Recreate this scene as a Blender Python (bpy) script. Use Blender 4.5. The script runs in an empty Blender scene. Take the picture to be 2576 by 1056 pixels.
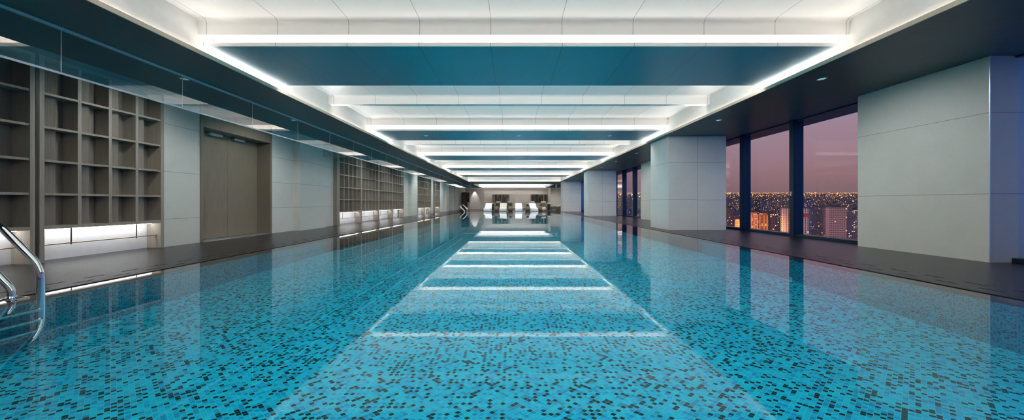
import bpy, bmesh, math, random
from mathutils import Vector, Matrix
rnd = random.Random(7)
PI = math.pi
SC = bpy.context.scene
COL = SC.collection

# ---------------------------------------------------------------- camera
EYE = 0.95
FPX = 780.0
cam_d = bpy.data.cameras.new('camera')
cam_d.sensor_fit = 'HORIZONTAL'
cam_d.sensor_width = 36.0
cam_d.lens = FPX / 2576 * 36.0
cam_d.shift_x = -2.0 / 2576
cam_d.shift_y = -18.0 / 2576
cam_d.clip_start = 0.05
cam_d.clip_end = 20000
cam = bpy.data.objects.new('camera', cam_d)
cam.location = (0, 0, EYE)
cam.rotation_euler = (PI / 2, 0, 0)
COL.objects.link(cam)
SC.camera = cam

# ---------------------------------------------------------------- colour management and exposure
SC.view_settings.view_transform = 'Standard'
SC.view_settings.look = 'None'
SC.view_settings.exposure = 0.52
SC.view_settings.gamma = 1.0
SC.view_settings.use_curve_mapping = False
LED = 9.5            # radiance of the cove strips
LED_SIDE = 40.0
LED_NICHE = 14.0
LED_FILL_LOUNGE = 22.0
LED_FIN_FILL = 10.0
DOWN_W = 70.0         # watts of each downlight

# ---------------------------------------------------------------- world: dusk sky
W = bpy.data.worlds.new('dusk_sky')
SC.world = W
W.use_nodes = True
nt = W.node_tree
nt.nodes.clear()
wo = nt.nodes.new('ShaderNodeOutputWorld')
bg = nt.nodes.new('ShaderNodeBackground')
bg.inputs['Strength'].default_value = 1.25
tc = nt.nodes.new('ShaderNodeTexCoord')
sp = nt.nodes.new('ShaderNodeSeparateXYZ')
rp = nt.nodes.new('ShaderNodeValToRGB')
mr = nt.nodes.new('ShaderNodeMapRange')
mr.inputs['From Min'].default_value = 0.0
mr.inputs['From Max'].default_value = 1.0
nt.links.new(tc.outputs['Generated'], sp.inputs[0])
nt.links.new(sp.outputs['Z'], mr.inputs['Value'])
nt.links.new(mr.outputs[0], rp.inputs[0])
# away from the sunset side the sky is blue
rb = nt.nodes.new('ShaderNodeValToRGB')
rb.color_ramp.elements[0].position = .40
rb.color_ramp.elements[0].color = (.035, .10, .36, 1)
rb.color_ramp.elements[1].position = .52
rb.color_ramp.elements[1].color = (.0015, .006, .03, 1)
fm = nt.nodes.new('ShaderNodeMapRange')
fm.inputs['From Min'].default_value = .545
fm.inputs['From Max'].default_value = .64
fm.interpolation_type = 'SMOOTHSTEP'
mxw = nt.nodes.new('ShaderNodeMix')
mxw.data_type = 'RGBA'
nt.links.new(sp.outputs['Y'], rb.inputs[0])
nt.links.new(sp.outputs['Y'], fm.inputs['Value'])
fz = nt.nodes.new('ShaderNodeMapRange')
fz.inputs['From Min'].default_value = .55
fz.inputs['From Max'].default_value = .75
fx = nt.nodes.new('ShaderNodeMath')
fx.operation = 'MAXIMUM'
nt.links.new(sp.outputs['Z'], fz.inputs['Value'])
nt.links.new(fz.outputs[0], fx.inputs[0])
nt.links.new(fm.outputs[0], fx.inputs[1])
nt.links.new(fx.outputs[0], mxw.inputs[0])
nt.links.new(rb.outputs[0], mxw.inputs[6])
nt.links.new(rp.outputs[0], mxw.inputs[7])
nt.links.new(mxw.outputs[2], bg.inputs['Color'])
nt.links.new(bg.outputs[0], wo.inputs[0])
cr = rp.color_ramp
cr.elements[0].position = 0.0
cr.elements[0].color = (.13, .075, .078, 1)
cr.elements[1].position = 1.0
cr.elements[1].color = (.10, .09, .13, 1)
for p, c in ((.022, (.125, .075, .088)), (.06, (.165, .092, .100)), (.10, (.190, .112, .132)), (.17, (.205, .140, .175)),
             (.25, (.180, .160, .225)), (.40, (.13, .13, .20))):
    e = cr.elements.new(p)
    e.color = (*c, 1)


# ================================================================ helpers
def srgb(r, g, b):
    f = lambda v: (v / 255 / 12.92) if v / 255 <= .04045 else ((v / 255 + .055) / 1.055) ** 2.4
    return (f(r), f(g), f(b))


class N:
    """tiny node-tree writer"""
    def __init__(self, name):
        self.m = bpy.data.materials.new(name)
        self.m.use_nodes = True
        self.t = self.m.node_tree
        self.t.nodes.clear()
        self.out = self.t.nodes.new('ShaderNodeOutputMaterial')

    def n(self, typ, **kw):
        nd = self.t.nodes.new(typ)
        for k, v in kw.items():
            setattr(nd, k, v)
        return nd

    def l(self, a, b):
        self.t.links.new(a, b)

    def _in(self, sock, v):
        if v is None:
            return
        if isinstance(v, bpy.types.NodeSocket):
            self.l(v, sock)
        elif isinstance(v, (tuple, list)) and len(v) == 3 and sock.type == 'RGBA':
            sock.default_value = (*v, 1)
        else:
            sock.default_value = v

    def math(self, op, a, b=None, c=None):
        nd = self.n('ShaderNodeMath', operation=op)
        self._in(nd.inputs[0], a)
        if b is not None: self._in(nd.inputs[1], b)
        if c is not None: self._in(nd.inputs[2], c)
        return nd.outputs[0]

    def mix(self, f, a, b):
        nd = self.n('ShaderNodeMix', data_type='RGBA')
        self._in(nd.inputs[0], f)
        self._in(nd.inputs[6], a)
        self._in(nd.inputs[7], b)
        return nd.outputs[2]

    def noise(self, vec, scale, detail=3, rough=.5):
        nd = self.n('ShaderNodeTexNoise')
        self.l(vec, nd.inputs['Vector'])
        nd.inputs['Scale'].default_value = scale
        nd.inputs['Detail'].default_value = detail
        nd.inputs['Roughness'].default_value = rough
        return nd.outputs[0]

    def pos(self):
        g = self.n('ShaderNodeNewGeometry')
        s = self.n('ShaderNodeSeparateXYZ')
        self.l(g.outputs['Position'], s.inputs[0])
        return g.outputs['Position'], s.outputs[0], s.outputs[1], s.outputs[2]

    def obj(self):
        g = self.n('ShaderNodeTexCoord')
        s = self.n('ShaderNodeSeparateXYZ')
        self.l(g.outputs['Object'], s.inputs[0])
        return g.outputs['Object'], s.outputs[0], s.outputs[1], s.outputs[2]

    def comb(self, x, y, z):
        nd = self.n('ShaderNodeCombineXYZ')
        self._in(nd.inputs[0], x)
        self._in(nd.inputs[1], y)
        self._in(nd.inputs[2], z)
        return nd.outputs[0]

    def scaled(self, vec, s):
        nd = self.n('ShaderNodeMapping')
        self.l(vec, nd.inputs[0])
        nd.inputs['Scale'].default_value = s
        return nd.outputs[0]

    def bump(self, h, strength=.3, dist=.01):
        nd = self.n('ShaderNodeBump')
        self.l(h, nd.inputs['Height'])
        nd.inputs['Strength'].default_value = strength
        nd.inputs['Distance'].default_value = dist
        return nd.outputs[0]

    def bsdf(self, color, rough=.5, metal=0, normal=None, spec=.5, emit=None, estr=0, coat=0):
        b = self.n('ShaderNodeBsdfPrincipled')
        self._in(b.inputs['Base Color'], color)
        self._in(b.inputs['Roughness'], rough)
        self._in(b.inputs['Metallic'], metal)
        b.inputs['Specular IOR Level'].default_value = spec
        if coat:
            b.inputs['Coat Weight'].default_value = coat
            b.inputs['Coat Roughness'].default_value = .1
        if normal is not None: self.l(normal, b.inputs['Normal'])
        if emit is not None:
            self._in(b.inputs['Emission Color'], emit)
            self._in(b.inputs['Emission Strength'], estr)
        self.l(b.outputs[0], self.out.inputs[0])
        return self.m

    def line(self, coord, centre, halfw):
        """1 where |coord - centre| < halfw"""
        d = self.math('ABSOLUTE', self.math('SUBTRACT', coord, centre))
        return self.math('LESS_THAN', d, halfw)

    def every(self, coord, off, period, halfw):
        m = self.math('PINGPONG', self.math('SUBTRACT', coord, off), period / 2)
        return self.math('LESS_THAN', m, halfw)

    def schlick(self, f0, normal=None):
        g = self.n('ShaderNodeNewGeometry')
        d = self.n('ShaderNodeVectorMath', operation='DOT_PRODUCT')
        self.l(g.outputs['Incoming'], d.inputs[0])
        self.l(normal if normal is not None else g.outputs['Normal'], d.inputs[1])
        c = self.math('ABSOLUTE', d.outputs['Value'])
        o = self.math('SUBTRACT', 1.0, c)
        p = self.math('POWER', o, 5.0)
        return self.math('ADD', self.math('MULTIPLY', p, 1 - f0), f0)

    def clear(self, f0, tint, rough=0.0, normal=None, gain=1.0):
        fr = self.schlick(f0)
        if gain != 1.0:
            fr = self.math('MINIMUM', self.math('MULTIPLY', fr, gain), 1.0)
        tr = self.n('ShaderNodeBsdfTransparent')
        self._in(tr.inputs[0], tint)
        gl = self.n('ShaderNodeBsdfGlossy')
        gl.inputs['Roughness'].default_value = rough
        gl.inputs['Color'].default_value = (1, 1, 1, 1)
        if normal is not None: self.l(normal, gl.inputs['Normal'])
        mx = self.n('ShaderNodeMixShader')
        self.l(fr, mx.inputs[0])
        self.l(tr.outputs[0], mx.inputs[1])
        self.l(gl.outputs[0], mx.inputs[2])
        self.l(mx.outputs[0], self.out.inputs[0])
        return self.m


def plain(name, color, rough=.5, metal=0, spec=.5, bump=None, emit=None, estr=0):
    a = N(name)
    v, x, y, z = a.obj()
    nz = a.noise(v, 9.0, 3)
    c = a.mix(nz, tuple(k * .93 for k in color), tuple(min(1, k * 1.07) for k in color))
    nrm = None
    if bump:
        nrm = a.bump(a.noise(v, bump[0], 4), bump[1], bump[2] if len(bump) > 2 else .004)
    return a.bsdf(c, rough, metal, nrm, spec, emit, estr)


def emitter(name, color, s):
    a = N(name)
    e = a.n('ShaderNodeEmission')
    e.inputs[0].default_value = (*color, 1)
    e.inputs[1].default_value = s
    a.l(e.outputs[0], a.out.inputs[0])
    return a.m


def stone(name, base, zj=(), vx=None, vy=None, wide=False):
    a = N(name)
    v, x, y, z = a.pos()
    n1 = a.noise(v, 3.0, 6, .6)
    n2 = a.noise(v, 28.0, 4, .6)
    n3 = a.math('ADD', a.math('MULTIPLY', n1, .65), a.math('MULTIPLY', n2, .35))
    c = a.mix(n3, tuple(k * .88 for k in base), tuple(min(1, k * 1.10) for k in base))
    m = None
    for j in zj:
        q = a.line(z, j, .0035)
        m = q if m is None else a.math('MAXIMUM', m, q)
    for cc, arr in ((x, vx), (y, vy)):
        for j in (arr or ()):
            q = a.line(cc, j, .0035)
            m = q if m is None else a.math('MAXIMUM', m, q)
    if m is not None:
        c = a.mix(m, c, tuple(k * .35 for k in base))
    return a.bsdf(c, .55, 0, a.bump(n2, .12, .003), .3)


def wood(name, dark, light, vert=True, rough=.5, seams=None):
    a = N(name)
    v, x, y, z = a.pos()
    s = a.scaled(v, (70, 70, 1.6) if vert else (1.5, 60, 60))
    g1 = a.noise(s, 1.0, 5, .65)
    s2 = a.scaled(v, (260, 260, 4) if vert else (5, 240, 240))
    g2 = a.noise(s2, 1.0, 3, .6)
    g = a.math('ADD', a.math('MULTIPLY', g1, .6), a.math('MULTIPLY', g2, .4))
    g = a.math('MULTIPLY_ADD', a.math('SUBTRACT', g, .5), 2.2, .5)
    g = a.math('MINIMUM', a.math('MAXIMUM', g, 0.0), 1.0)
    c = a.mix(g, dark, light)
    if seams:
        c = a.mix(a.every(y, seams[0], seams[1], .003), c, tuple(k * .3 for k in dark))
    return a.bsdf(c, rough, 0, a.bump(g, .08, .002), .4)


# ---------------------------------------------------------------- materials
def tiles(name, wall):
    """diagonal glass mosaic: cells 50 x 39 mm across the points"""
    a = N(name)
    v, x, y, z = a.pos()
    if wall:
        u, w, su, sw = y, z, 1 / .022, 1 / .0120
    else:
        u, w, su, sw = x, y, 1 / .048, 1 / .037
    U = a.math('MULTIPLY', u, su)
    V = a.math('MULTIPLY', w, sw)
    p = a.math('ADD', U, V)
    q = a.math('SUBTRACT', U, V)
    cell = a.comb(a.math('FLOOR', p), a.math('FLOOR', q), 0.0)
    wn = a.n('ShaderNodeTexWhiteNoise', noise_dimensions='2D')
    a.l(cell, wn.inputs['Vector'])
    r = a.n('ShaderNodeValToRGB')
    r.color_ramp.interpolation = 'CONSTANT'
    E = r.color_ramp.elements
    E[0].position = 0
    E[0].color = (.0004, .020, .032, 1)
    E[1].position = .235
    E[1].color = (.0005, .36, .66, 1)
    for pz, c in ((.40, (.0005, .60, .90)), (.60, (.0005, .66, .86)), (.78, (.0005, .50, .86)), (.90, (.001, .72, .95))):
        e = E.new(pz)
        e.color = (*c, 1)
    if wall:                                    # the sides use the same blues, darker
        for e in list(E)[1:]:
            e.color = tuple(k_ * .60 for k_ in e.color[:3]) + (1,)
    par = a.math('MODULO', a.math('ABSOLUTE', a.math('ADD', a.math('FLOOR', p), a.math('FLOOR', q))), 2.0)
    # dark pieces mostly keep apart: fewer of them on the odd cells
    sh = a.math('MULTIPLY_ADD', par, .22, -.075)
    a.l(a.math('MINIMUM', a.math('MAXIMUM', a.math('ADD', wn.outputs['Value'], sh), 0.0), 1.0), r.inputs[0])
    fp = a.math('PINGPONG', p, .5)
    fq = a.math('PINGPONG', q, .5)
    # pingpong(.5) is 0 on the joints
    gm = a.math('LESS_THAN', a.math('MINIMUM', fp, fq), .036)
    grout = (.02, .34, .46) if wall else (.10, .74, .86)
    c = a.mix(gm, r.outputs[0], grout)
    big = a.noise(v, .8, 2)
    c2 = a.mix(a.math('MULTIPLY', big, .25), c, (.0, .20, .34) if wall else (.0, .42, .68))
    c = a.mix(.35, c, c2)
    return a.bsdf(c, .25, 0, None, .3)


M = {}
M['tile_floor'] = tiles('pool_mosaic_floor', False)
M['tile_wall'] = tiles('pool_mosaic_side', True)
ZJ = (.80, 1.595, 2.39)
M['stone_l'] = stone('stone_left', (.72, .73, .68), ZJ, None, (6.62, 12.1))
M['stone_near'] = stone('stone_near_panel', (.66, .66, .61), (.60, 1.63, 2.66))
M['stone_r'] = stone('stone_right', (.66, .655, .61), (1.094, 2.39))
M['stone_col'] = stone('stone_column', (.78, .78, .75), (1.05, 2.37), (6.50,))
M['stone_end'] = stone('stone_end', (.70, .63, .57), (1.06, 2.2), (-2.8, 1.3, 5.4))
M['white_paint'] = plain('white_ceiling_paint', (.82, .79, .76), .45)
a = N('white_ceiling_panels')
v, x, y, z = a.pos()
c = a.mix(a.every(x, -.35, 1.13, .0035), (.82, .79, .76), (.22, .21, .2))
M['ceiling'] = a.bsdf(c, .32, 0, None, .4)
a = N('ceiling_panels_pool_bounce')
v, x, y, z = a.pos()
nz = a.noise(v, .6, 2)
c = a.mix(nz, (.10, .34, .42), (.12, .38, .45))  # teal puts the pool's bounce light into the colour of pale panels
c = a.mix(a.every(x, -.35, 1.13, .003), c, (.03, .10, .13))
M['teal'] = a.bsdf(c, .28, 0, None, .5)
M['soffit'] = wood('dark_soffit_veneer', (.042, .055, .062), (.075, .094, .103), False, .42, (3.1, 2.4))
M['beige'] = wood('pale_oak_edge', (.42, .37, .29), (.60, .54, .44), True, .5)
M['oak'] = wood('grey_brown_oak', (.24, .212, .175), (.42, .38, .32), True, .45)
M['oak_door'] = wood('brown_oak_door', (.17, .142, .105), (.27, .232, .178), True, .42)
M['oak_dark'] = wood('dark_oak', (.045, .034, .027), (.085, .066, .052), True, .45)
M['oak_back'] = wood('smoked_oak_back', (.17, .143, .12), (.30, .26, .22), True, .5)
M['white_wall'] = plain('white_niche_wall', (.78, .78, .80), .6, bump=(40, .05))
M['led'] = emitter('cove_led', (1, .955, .89), LED)
M['led_side'] = emitter('cove_led_side', (1, .955, .89), LED_SIDE)
M['led_fill_lounge'] = emitter('cove_led_fill_lounge', (.98, .98, .95), LED_FILL_LOUNGE)
M['led_fin_fill'] = emitter('cove_led_fin_fill', (1, .94, .86), LED_FIN_FILL)
M['led_niche'] = emitter('niche_led', (1, .99, .98), LED_NICHE)
M['brass'] = plain('bronze_rail_metal', (.50, .40, .33), .3, 1)
M['chrome'] = plain('polished_steel', (.86, .87, .88), .06, 1)
M['steel'] = plain('brushed_aluminium', (.72, .74, .76), .35, .9)
M['steel_dark'] = plain('grey_joint', (.22, .23, .23), .5)
M['track'] = plain('blue_grey_channel', (.45, .62, .72), .4, .1)
M['edge'] = plain('glass_edge_reflection', (.95, .96, .96), .2)  # white paints the bright reflection along the glass edge
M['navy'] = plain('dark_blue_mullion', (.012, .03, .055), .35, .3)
M['navy_reflection'] = plain('mullion_side_reflection', (.004, .016, .036), .3, .2)
M['navy_glass'] = plain('dark_blue_glass', (.0015, .006, .022), .12)
M['black_gap'] = plain('shadow_gap_black', (.008, .008, .009), .6)
M['black'] = plain('black_lacquer', (.010, .011, .014), .4)
M['lounger'] = plain('white_moulded_resin', (.80, .81, .86), .35)
M['lounger_grey'] = plain('pale_grey_resin', (.60, .60, .56), .4)
M['towel'] = plain('cream_towel', (.80, .77, .68), .9, bump=(200, .4))
M['towel_white'] = plain('white_towel', (.84, .84, .86), .9, bump=(200, .4))
M['olive'] = plain('olive_fabric', (.19, .18, .11), .85, bump=(150, .3))
a = N('olive_striped_fabric')
v, x, y, z = a.obj()
c = a.mix(a.every(z, 0, .09, .016), (.24, .22, .13), (.07, .065, .04))
M['stripe'] = a.bsdf(c, .85)
a = N('woven_rattan')
v, x, y, z = a.obj()
wv = a.n('ShaderNodeTexWave', wave_type='BANDS', bands_direction='Z')
a.l(v, wv.inputs[0])
wv.inputs['Scale'].default_value = 18
wv.inputs['Distortion'].default_value = 1.5
wv.inputs['Detail Scale'].default_value = 6
c = a.mix(wv.outputs['Fac'], (.09, .066, .048), (.20, .150, .112))
M['rattan'] = a.bsdf(c, .7, 0, a.bump(wv.outputs['Fac'], .5, .01))
a = N('pale_woven_rattan')
v, x, y, z = a.obj()
c = a.mix(a.noise(v, 60, 3), (.36, .29, .24), (.52, .43, .37))
M['rattan_pale'] = a.bsdf(c, .75, 0, a.bump(a.noise(v, 80, 2), .4, .006))
M['leaf'] = plain('dark_succulent_leaf', (.03, .035, .025), .5)
M['flower'] = plain('pale_blossom', (.75, .72, .70), .7)
M['blue_cup'] = plain('pale_blue_fabric', (.20, .48, .68), .6)
M['screen'] = wood('bronzed_lattice', (.05, .038, .028), (.11, .085, .065), True, .4)
M['lens'] = emitter('downlight_lens_glint', (.35, .80, .95), 0.4)  # faint glow painted in for the cyan reflection on the lens
M['glassp'] = N('smoke_curtain_glass').clear(.36, (.55, .68, .70), 0.0)
M['window'] = N('window_glass').clear(.018, (.97, .97, .98), 0.0)

# pool water: fresnel mirror over a clear body, faint ripples
a = N('pool_water')
v, x, y, z = a.pos()
s1 = a.noise(a.scaled(v, (1.3, .8, 1)), 1.0, 3, .5)
bn = a.bump(s1, .009, .05)
M['water'] = a.clear(.022, (.93, .99, 1.0), .004, bn, 1.08)

# wet slate deck with two staggered rows of drainage slots beside the pool
a = N('wet_slate_deck')
v, x, y, z = a.pos()
st = a.scaled(v, (3.2, 1.2, 1))
n1 = a.noise(st, 1.0, 6, .6)
n2 = a.noise(a.scaled(v, (34, 26, 20)), 1.0, 6, .72)
c = a.mix(n2, (.006, .006, .008), (.045, .042, .052))
c = a.mix(a.math('MULTIPLY', n1, .5), c, (.018, .018, .024))
ax = a.math('ABSOLUTE', a.math('SUBTRACT', x, 0.02))
def dash(cx, off):
    row = a.line(ax, cx, .014)
    ph = a.math('FRACT', a.math('DIVIDE', a.math('ADD', y, off), .365))
    onn = a.math('LESS_THAN', ph, .5)
    ins = a.math('MULTIPLY', a.math('GREATER_THAN', y, 1.0), a.math('LESS_THAN', y, 35.0))
    return a.math('MULTIPLY', a.math('MULTIPLY', row, onn), ins)
slots = a.math('MAXIMUM', dash(5.20, .0), dash(5.42, .10))
c = a.mix(slots, c, (.001, .001, .001))
rr = a.math('MULTIPLY_ADD', n2, .36, .04)
rr = a.math('MAXIMUM', rr, a.math('MULTIPLY', slots, .9))
hh = a.math('SUBTRACT', n2, a.math('MULTIPLY', slots, 2.0))
M['deck'] = a.bsdf(c, rr, 0, a.bump(hh, .7, .008), .28)
a = N('polished_dark_coping')
v, x, y, z = a.pos()
c = a.mix(a.noise(v, 6, 4), (.022, .021, .021), (.045, .043, .042))
M['coping'] = a.bsdf(c, .25)


# ================================================================ mesh builder
class MB:
    def __init__(self):
        self.v = []
        self.f = []

    def add(self, vs, fs):
        o = len(self.v)
        self.v += [tuple(p) for p in vs]
        self.f += [tuple(i + o for i in f) for f in fs]
        return self

    def box(self, x0, x1, y0, y1, z0, z1, mat=None):
        vs = [(x0, y0, z0), (x1, y0, z0), (x1, y1, z0), (x0, y1, z0), (x0, y0, z1), (x1, y0, z1), (x1, y1, z1), (x0, y1, z1)]
        if mat is not None:
            vs = [tuple(mat @ Vector(p)) for p in vs]
        return self.add(vs, [(0, 3, 2, 1), (4, 5, 6, 7), (0, 1, 5, 4), (1, 2, 6, 5), (2, 3, 7, 6), (3, 0, 4, 7)])

    def quad(self, a, b, c, d):
        return self.add([a, b, c, d], [(0, 1, 2, 3)])

    def prism(self, prof, axis, t0, t1):
        """closed 2-D profile swept along an axis. axis x: prof=(y,z); axis y: prof=(x,z); axis z: prof=(x,y)"""
        def P(p, t):
            return {'x': (t, p[0], p[1]), 'y': (p[0], t, p[1]), 'z': (p[0], p[1], t)}[axis]
        n = len(prof)
        vs = [P(p, t0) for p in prof] + [P(p, t1) for p in prof]
        fs = [(i, (i + 1) % n, n + (i + 1) % n, n + i) for i in range(n)]
        fs += [tuple(range(n))[::-1], tuple(range(n, 2 * n))]
        return self.add(vs, fs)

    def sheet(self, prof, axis, t0, t1):
        def P(p, t):
            return {'x': (t, p[0], p[1]), 'y': (p[0], t, p[1]), 'z': (p[0], p[1], t)}[axis]
        n = len(prof)
        vs = [P(p, t0) for p in prof] + [P(p, t1) for p in prof]
        return self.add(vs, [(i, i + 1, n + i + 1, n + i) for i in range(n - 1)])

    def tube(self, path, r, n=14, caps=True):
        path = [Vector(p) for p in path]
        vs, fs = [], []
        t = (path[1] - path[0]).normalized()
        up = Vector((0, 1, 0)) if abs(t.y) < .8 else Vector((1, 0, 0))
        u = t.cross(up).normalized()
        for i, p in enumerate(path):
            if 0 < i < len(path) - 1:
                t = ((path[i + 1] - p).normalized() + (p - path[i - 1]).normalized()).normalized()
            elif i == len(path) - 1:
                t = (p - path[i - 1]).normalized()
            u = (u - t * u.dot(t)).normalized()
            w = t.cross(u)
            rr = r[i] if isinstance(r, (list, tuple)) else r
            for k in range(n):
                an = 2 * PI * k / n
                vs.append(p + u * math.cos(an) * rr + w * math.sin(an) * rr)
        for i in range(len(path) - 1):
            for k in range(n):
                fs.append((i * n + k, i * n + (k + 1) % n, (i + 1) * n + (k + 1) % n, (i + 1) * n + k))
        if caps:
            fs.append(tuple(range(n))[::-1])
            fs.append(tuple(range((len(path) - 1) * n, len(path) * n)))
        return self.add(vs, fs)

    def lathe(self, prof, c=(0, 0, 0), n=28):
        vs, fs = [], []
        for r, z in prof:
            for k in range(n):
                an = 2 * PI * k / n
                vs.append((c[0] + r * math.cos(an), c[1] + r * math.sin(an), c[2] + z))
        for i in range(len(prof) - 1):
            for k in range(n):
                fs.append((i * n + k, i * n + (k + 1) % n, (i + 1) * n + (k + 1) % n, (i + 1) * n + k))
        fs.append(tuple(range(n))[::-1])
        fs.append(tuple(range((len(prof) - 1) * n, len(prof) * n)))
        return self.add(vs, fs)

    def build(self, name, mat, parent=None, smooth=False, bevel=0, kind=None):
        me = bpy.data.meshes.new(name)
        me.from_pydata(self.v, [], self.f)
        me.validate()
        bm = bmesh.new()
        bm.from_mesh(me)
        bmesh.ops.recalc_face_normals(bm, faces=bm.faces)
        bm.to_mesh(me)
        bm.free()
        me.materials.append(mat)
        if smooth:
            for p in me.polygons:
                p.use_smooth = True
            try:
                me.set_sharp_from_angle(angle=math.radians(42))
            except Exception:
                pass
        o = bpy.data.objects.new(name, me)
        COL.objects.link(o)
        if parent is not None:
            o.parent = parent
        if bevel:
            b = o.modifiers.new('bevel', 'BEVEL')
            b.width = bevel
            b.segments = 2
            b.limit_method = 'ANGLE'
        if kind:
            o['kind'] = kind
        return o


def fillet(pts, r, n=7):
    pts = [Vector(p) for p in pts]
    out = [pts[0]]
    for i in range(1, len(pts) - 1):
        a, b, c = pts[i - 1], pts[i], pts[i + 1]
        rr = min(r, (a - b).length * .49, (c - b).length * .49)
        p0 = b + (a - b).normalized() * rr
        p1 = b + (c - b).normalized() * rr
        for k in range(n + 1):
            t = k / n
            out.append(p0 * (1 - t) ** 2 + b * 2 * t * (1 - t) + p1 * t * t)
    out.append(pts[-1])
    return out


def struct(name, mb, mat, parent=None, **kw):
    return mb.build(name, mat, parent, kind=None if parent is not None else 'structure', **kw)


def tag(o, label, cat, group=None, kind=None):
    o['label'] = label
    o['category'] = cat
    if group: o['group'] = group
    if kind: o['kind'] = kind
    return o


def thing(name, label, cat, loc=(0, 0, 0), rz=0, group=None):
    o = bpy.data.objects.new(name, None)
    COL.objects.link(o)
    o.location = loc
    o.rotation_euler = (0, 0, rz)
    o.empty_display_size = .1
    return tag(o, label, cat, group)


def dup(root, loc, rz=0, label=None, group=None):
    r = root.copy()
    COL.objects.link(r)
    r.location = loc
    r.rotation_euler = (0, 0, rz)
    if label: r['label'] = label
    if group: r['group'] = group
    for ch in list(root.children):
        c = ch.copy()
        COL.objects.link(c)
        c.parent = r
        for g in ch.children:
            d = g.copy()
            COL.objects.link(d)
            d.parent = c
    return r


# ================================================================ levels
SOF = 3.29            # soffit underside
CEI = 3.87            # raised ceiling of the coffers
XL, XR = -4.92, 5.26  # inner edges of the two soffits
XLW, XRW = -5.01, 5.35
YE = 34.6             # far end of the coffers
PX = 4.87             # half width of the tiled basin
EXL, EXR = 5.03, 5.00  # deck edges
PY0, PY1 = 1.0, 35.05
WZ = -.008

# ---------------------------------------------------------------- pool basin
fp = [(PY0, -.53), (3.0, -.50), (5.5, -.40), (8.0, -.35), (PY1, -.26)]
b = MB()
b.add([(-PX, y, z) for y, z in fp] + [(PX, y, z) for y, z in fp], [(i, i + 5, i + 6, i + 1) for i in range(4)])
pf = b.build('floor_pool', M['tile_floor'], kind='structure')
b = MB()
for s in (-1, 1):
    for i in range(4):
        y0, z0 = fp[i]
        y1, z1 = fp[i + 1]
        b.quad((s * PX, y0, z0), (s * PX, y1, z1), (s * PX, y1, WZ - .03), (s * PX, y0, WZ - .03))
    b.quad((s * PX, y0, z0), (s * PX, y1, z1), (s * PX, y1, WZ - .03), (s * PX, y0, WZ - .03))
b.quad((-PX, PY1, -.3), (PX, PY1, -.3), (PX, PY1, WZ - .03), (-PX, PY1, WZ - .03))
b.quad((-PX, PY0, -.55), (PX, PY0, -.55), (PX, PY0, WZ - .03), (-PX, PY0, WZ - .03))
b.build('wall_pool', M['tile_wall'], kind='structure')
b = MB()
b.box(-EXL - .02, -PX, PY0 - .15, PY1 + .15, WZ - .045, WZ - .012)
b.box(PX, EXR + .02, PY0 - .15, PY1 + .15, WZ - .045, WZ - .012)
b.box(-PX, PX, PY1, PY1 + .15, WZ - .045, WZ - .012)
b.box(-PX, PX, PY0 - .15, PY0, WZ - .045, WZ - .012)
b.build('trim_pool_ledge', M['coping'], kind='structure')
b = MB()
b.add([(-EXL, PY0 - .12, WZ), (EXR, PY0 - .12, WZ), (EXR, PY1 + .12, WZ), (-EXL, PY1 + .12, WZ)], [(0, 1, 2, 3)])
b.build('pool_water', M['water'], kind='structure')

# ---------------------------------------------------------------- deck
b = MB()
b.box(-8.6, -EXL, -3, 48, -.15, 0)
b.box(EXR, 8.9, -3, 48, -.15, 0)
b.box(-EXL, EXR, PY1 + .12, 48, -.15, 0)
b.box(-EXL, EXR, -3, PY0 - .12, -.15, 0)
b.build('floor', M['deck'], kind='structure')
b = MB()
b.box(-8.6, 8.9, -3, 48, -.75, -.72)
b.build('floor_slab', M['black_gap'], kind='structure')

# ---------------------------------------------------------------- ceiling: raised white coffers
TY = [4.88 + 5.71 * k for k in range(-1, 5)]          # near edge of each teal beam
TEAL0, TEAL1 = 3.415, 3.47


def arc(cy, cz, r, a0, a1, n=8):
    return [(cy + r * math.cos(a0 + (a1 - a0) * k / n), cz + r * math.sin(a0 + (a1 - a0) * k / n)) for k in range(n + 1)]


b = MB()
b.box(XLW - .1, XRW + .1, -3, YE + .3, CEI, CEI + .06)
b.build('ceiling', M['ceiling'], kind='structure')
b = MB()
b.box(XLW - .05, XLW, -3, YE + .3, SOF + .05, CEI)
b.box(XRW, XRW + .05, -3, YE + .3, SOF + .05, CEI)
b.build('ceiling_side', M['white_paint'], kind='structure')

led_n = 0


def led_strip(x0, x1, y0, y1, z, mat, label, group, h=.008):
    bb = MB()
    bb.box(x0, x1, y0, y1, z, z + h)
    return tag(bb.build('led_strip', mat), label, 'light strip', group)


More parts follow.
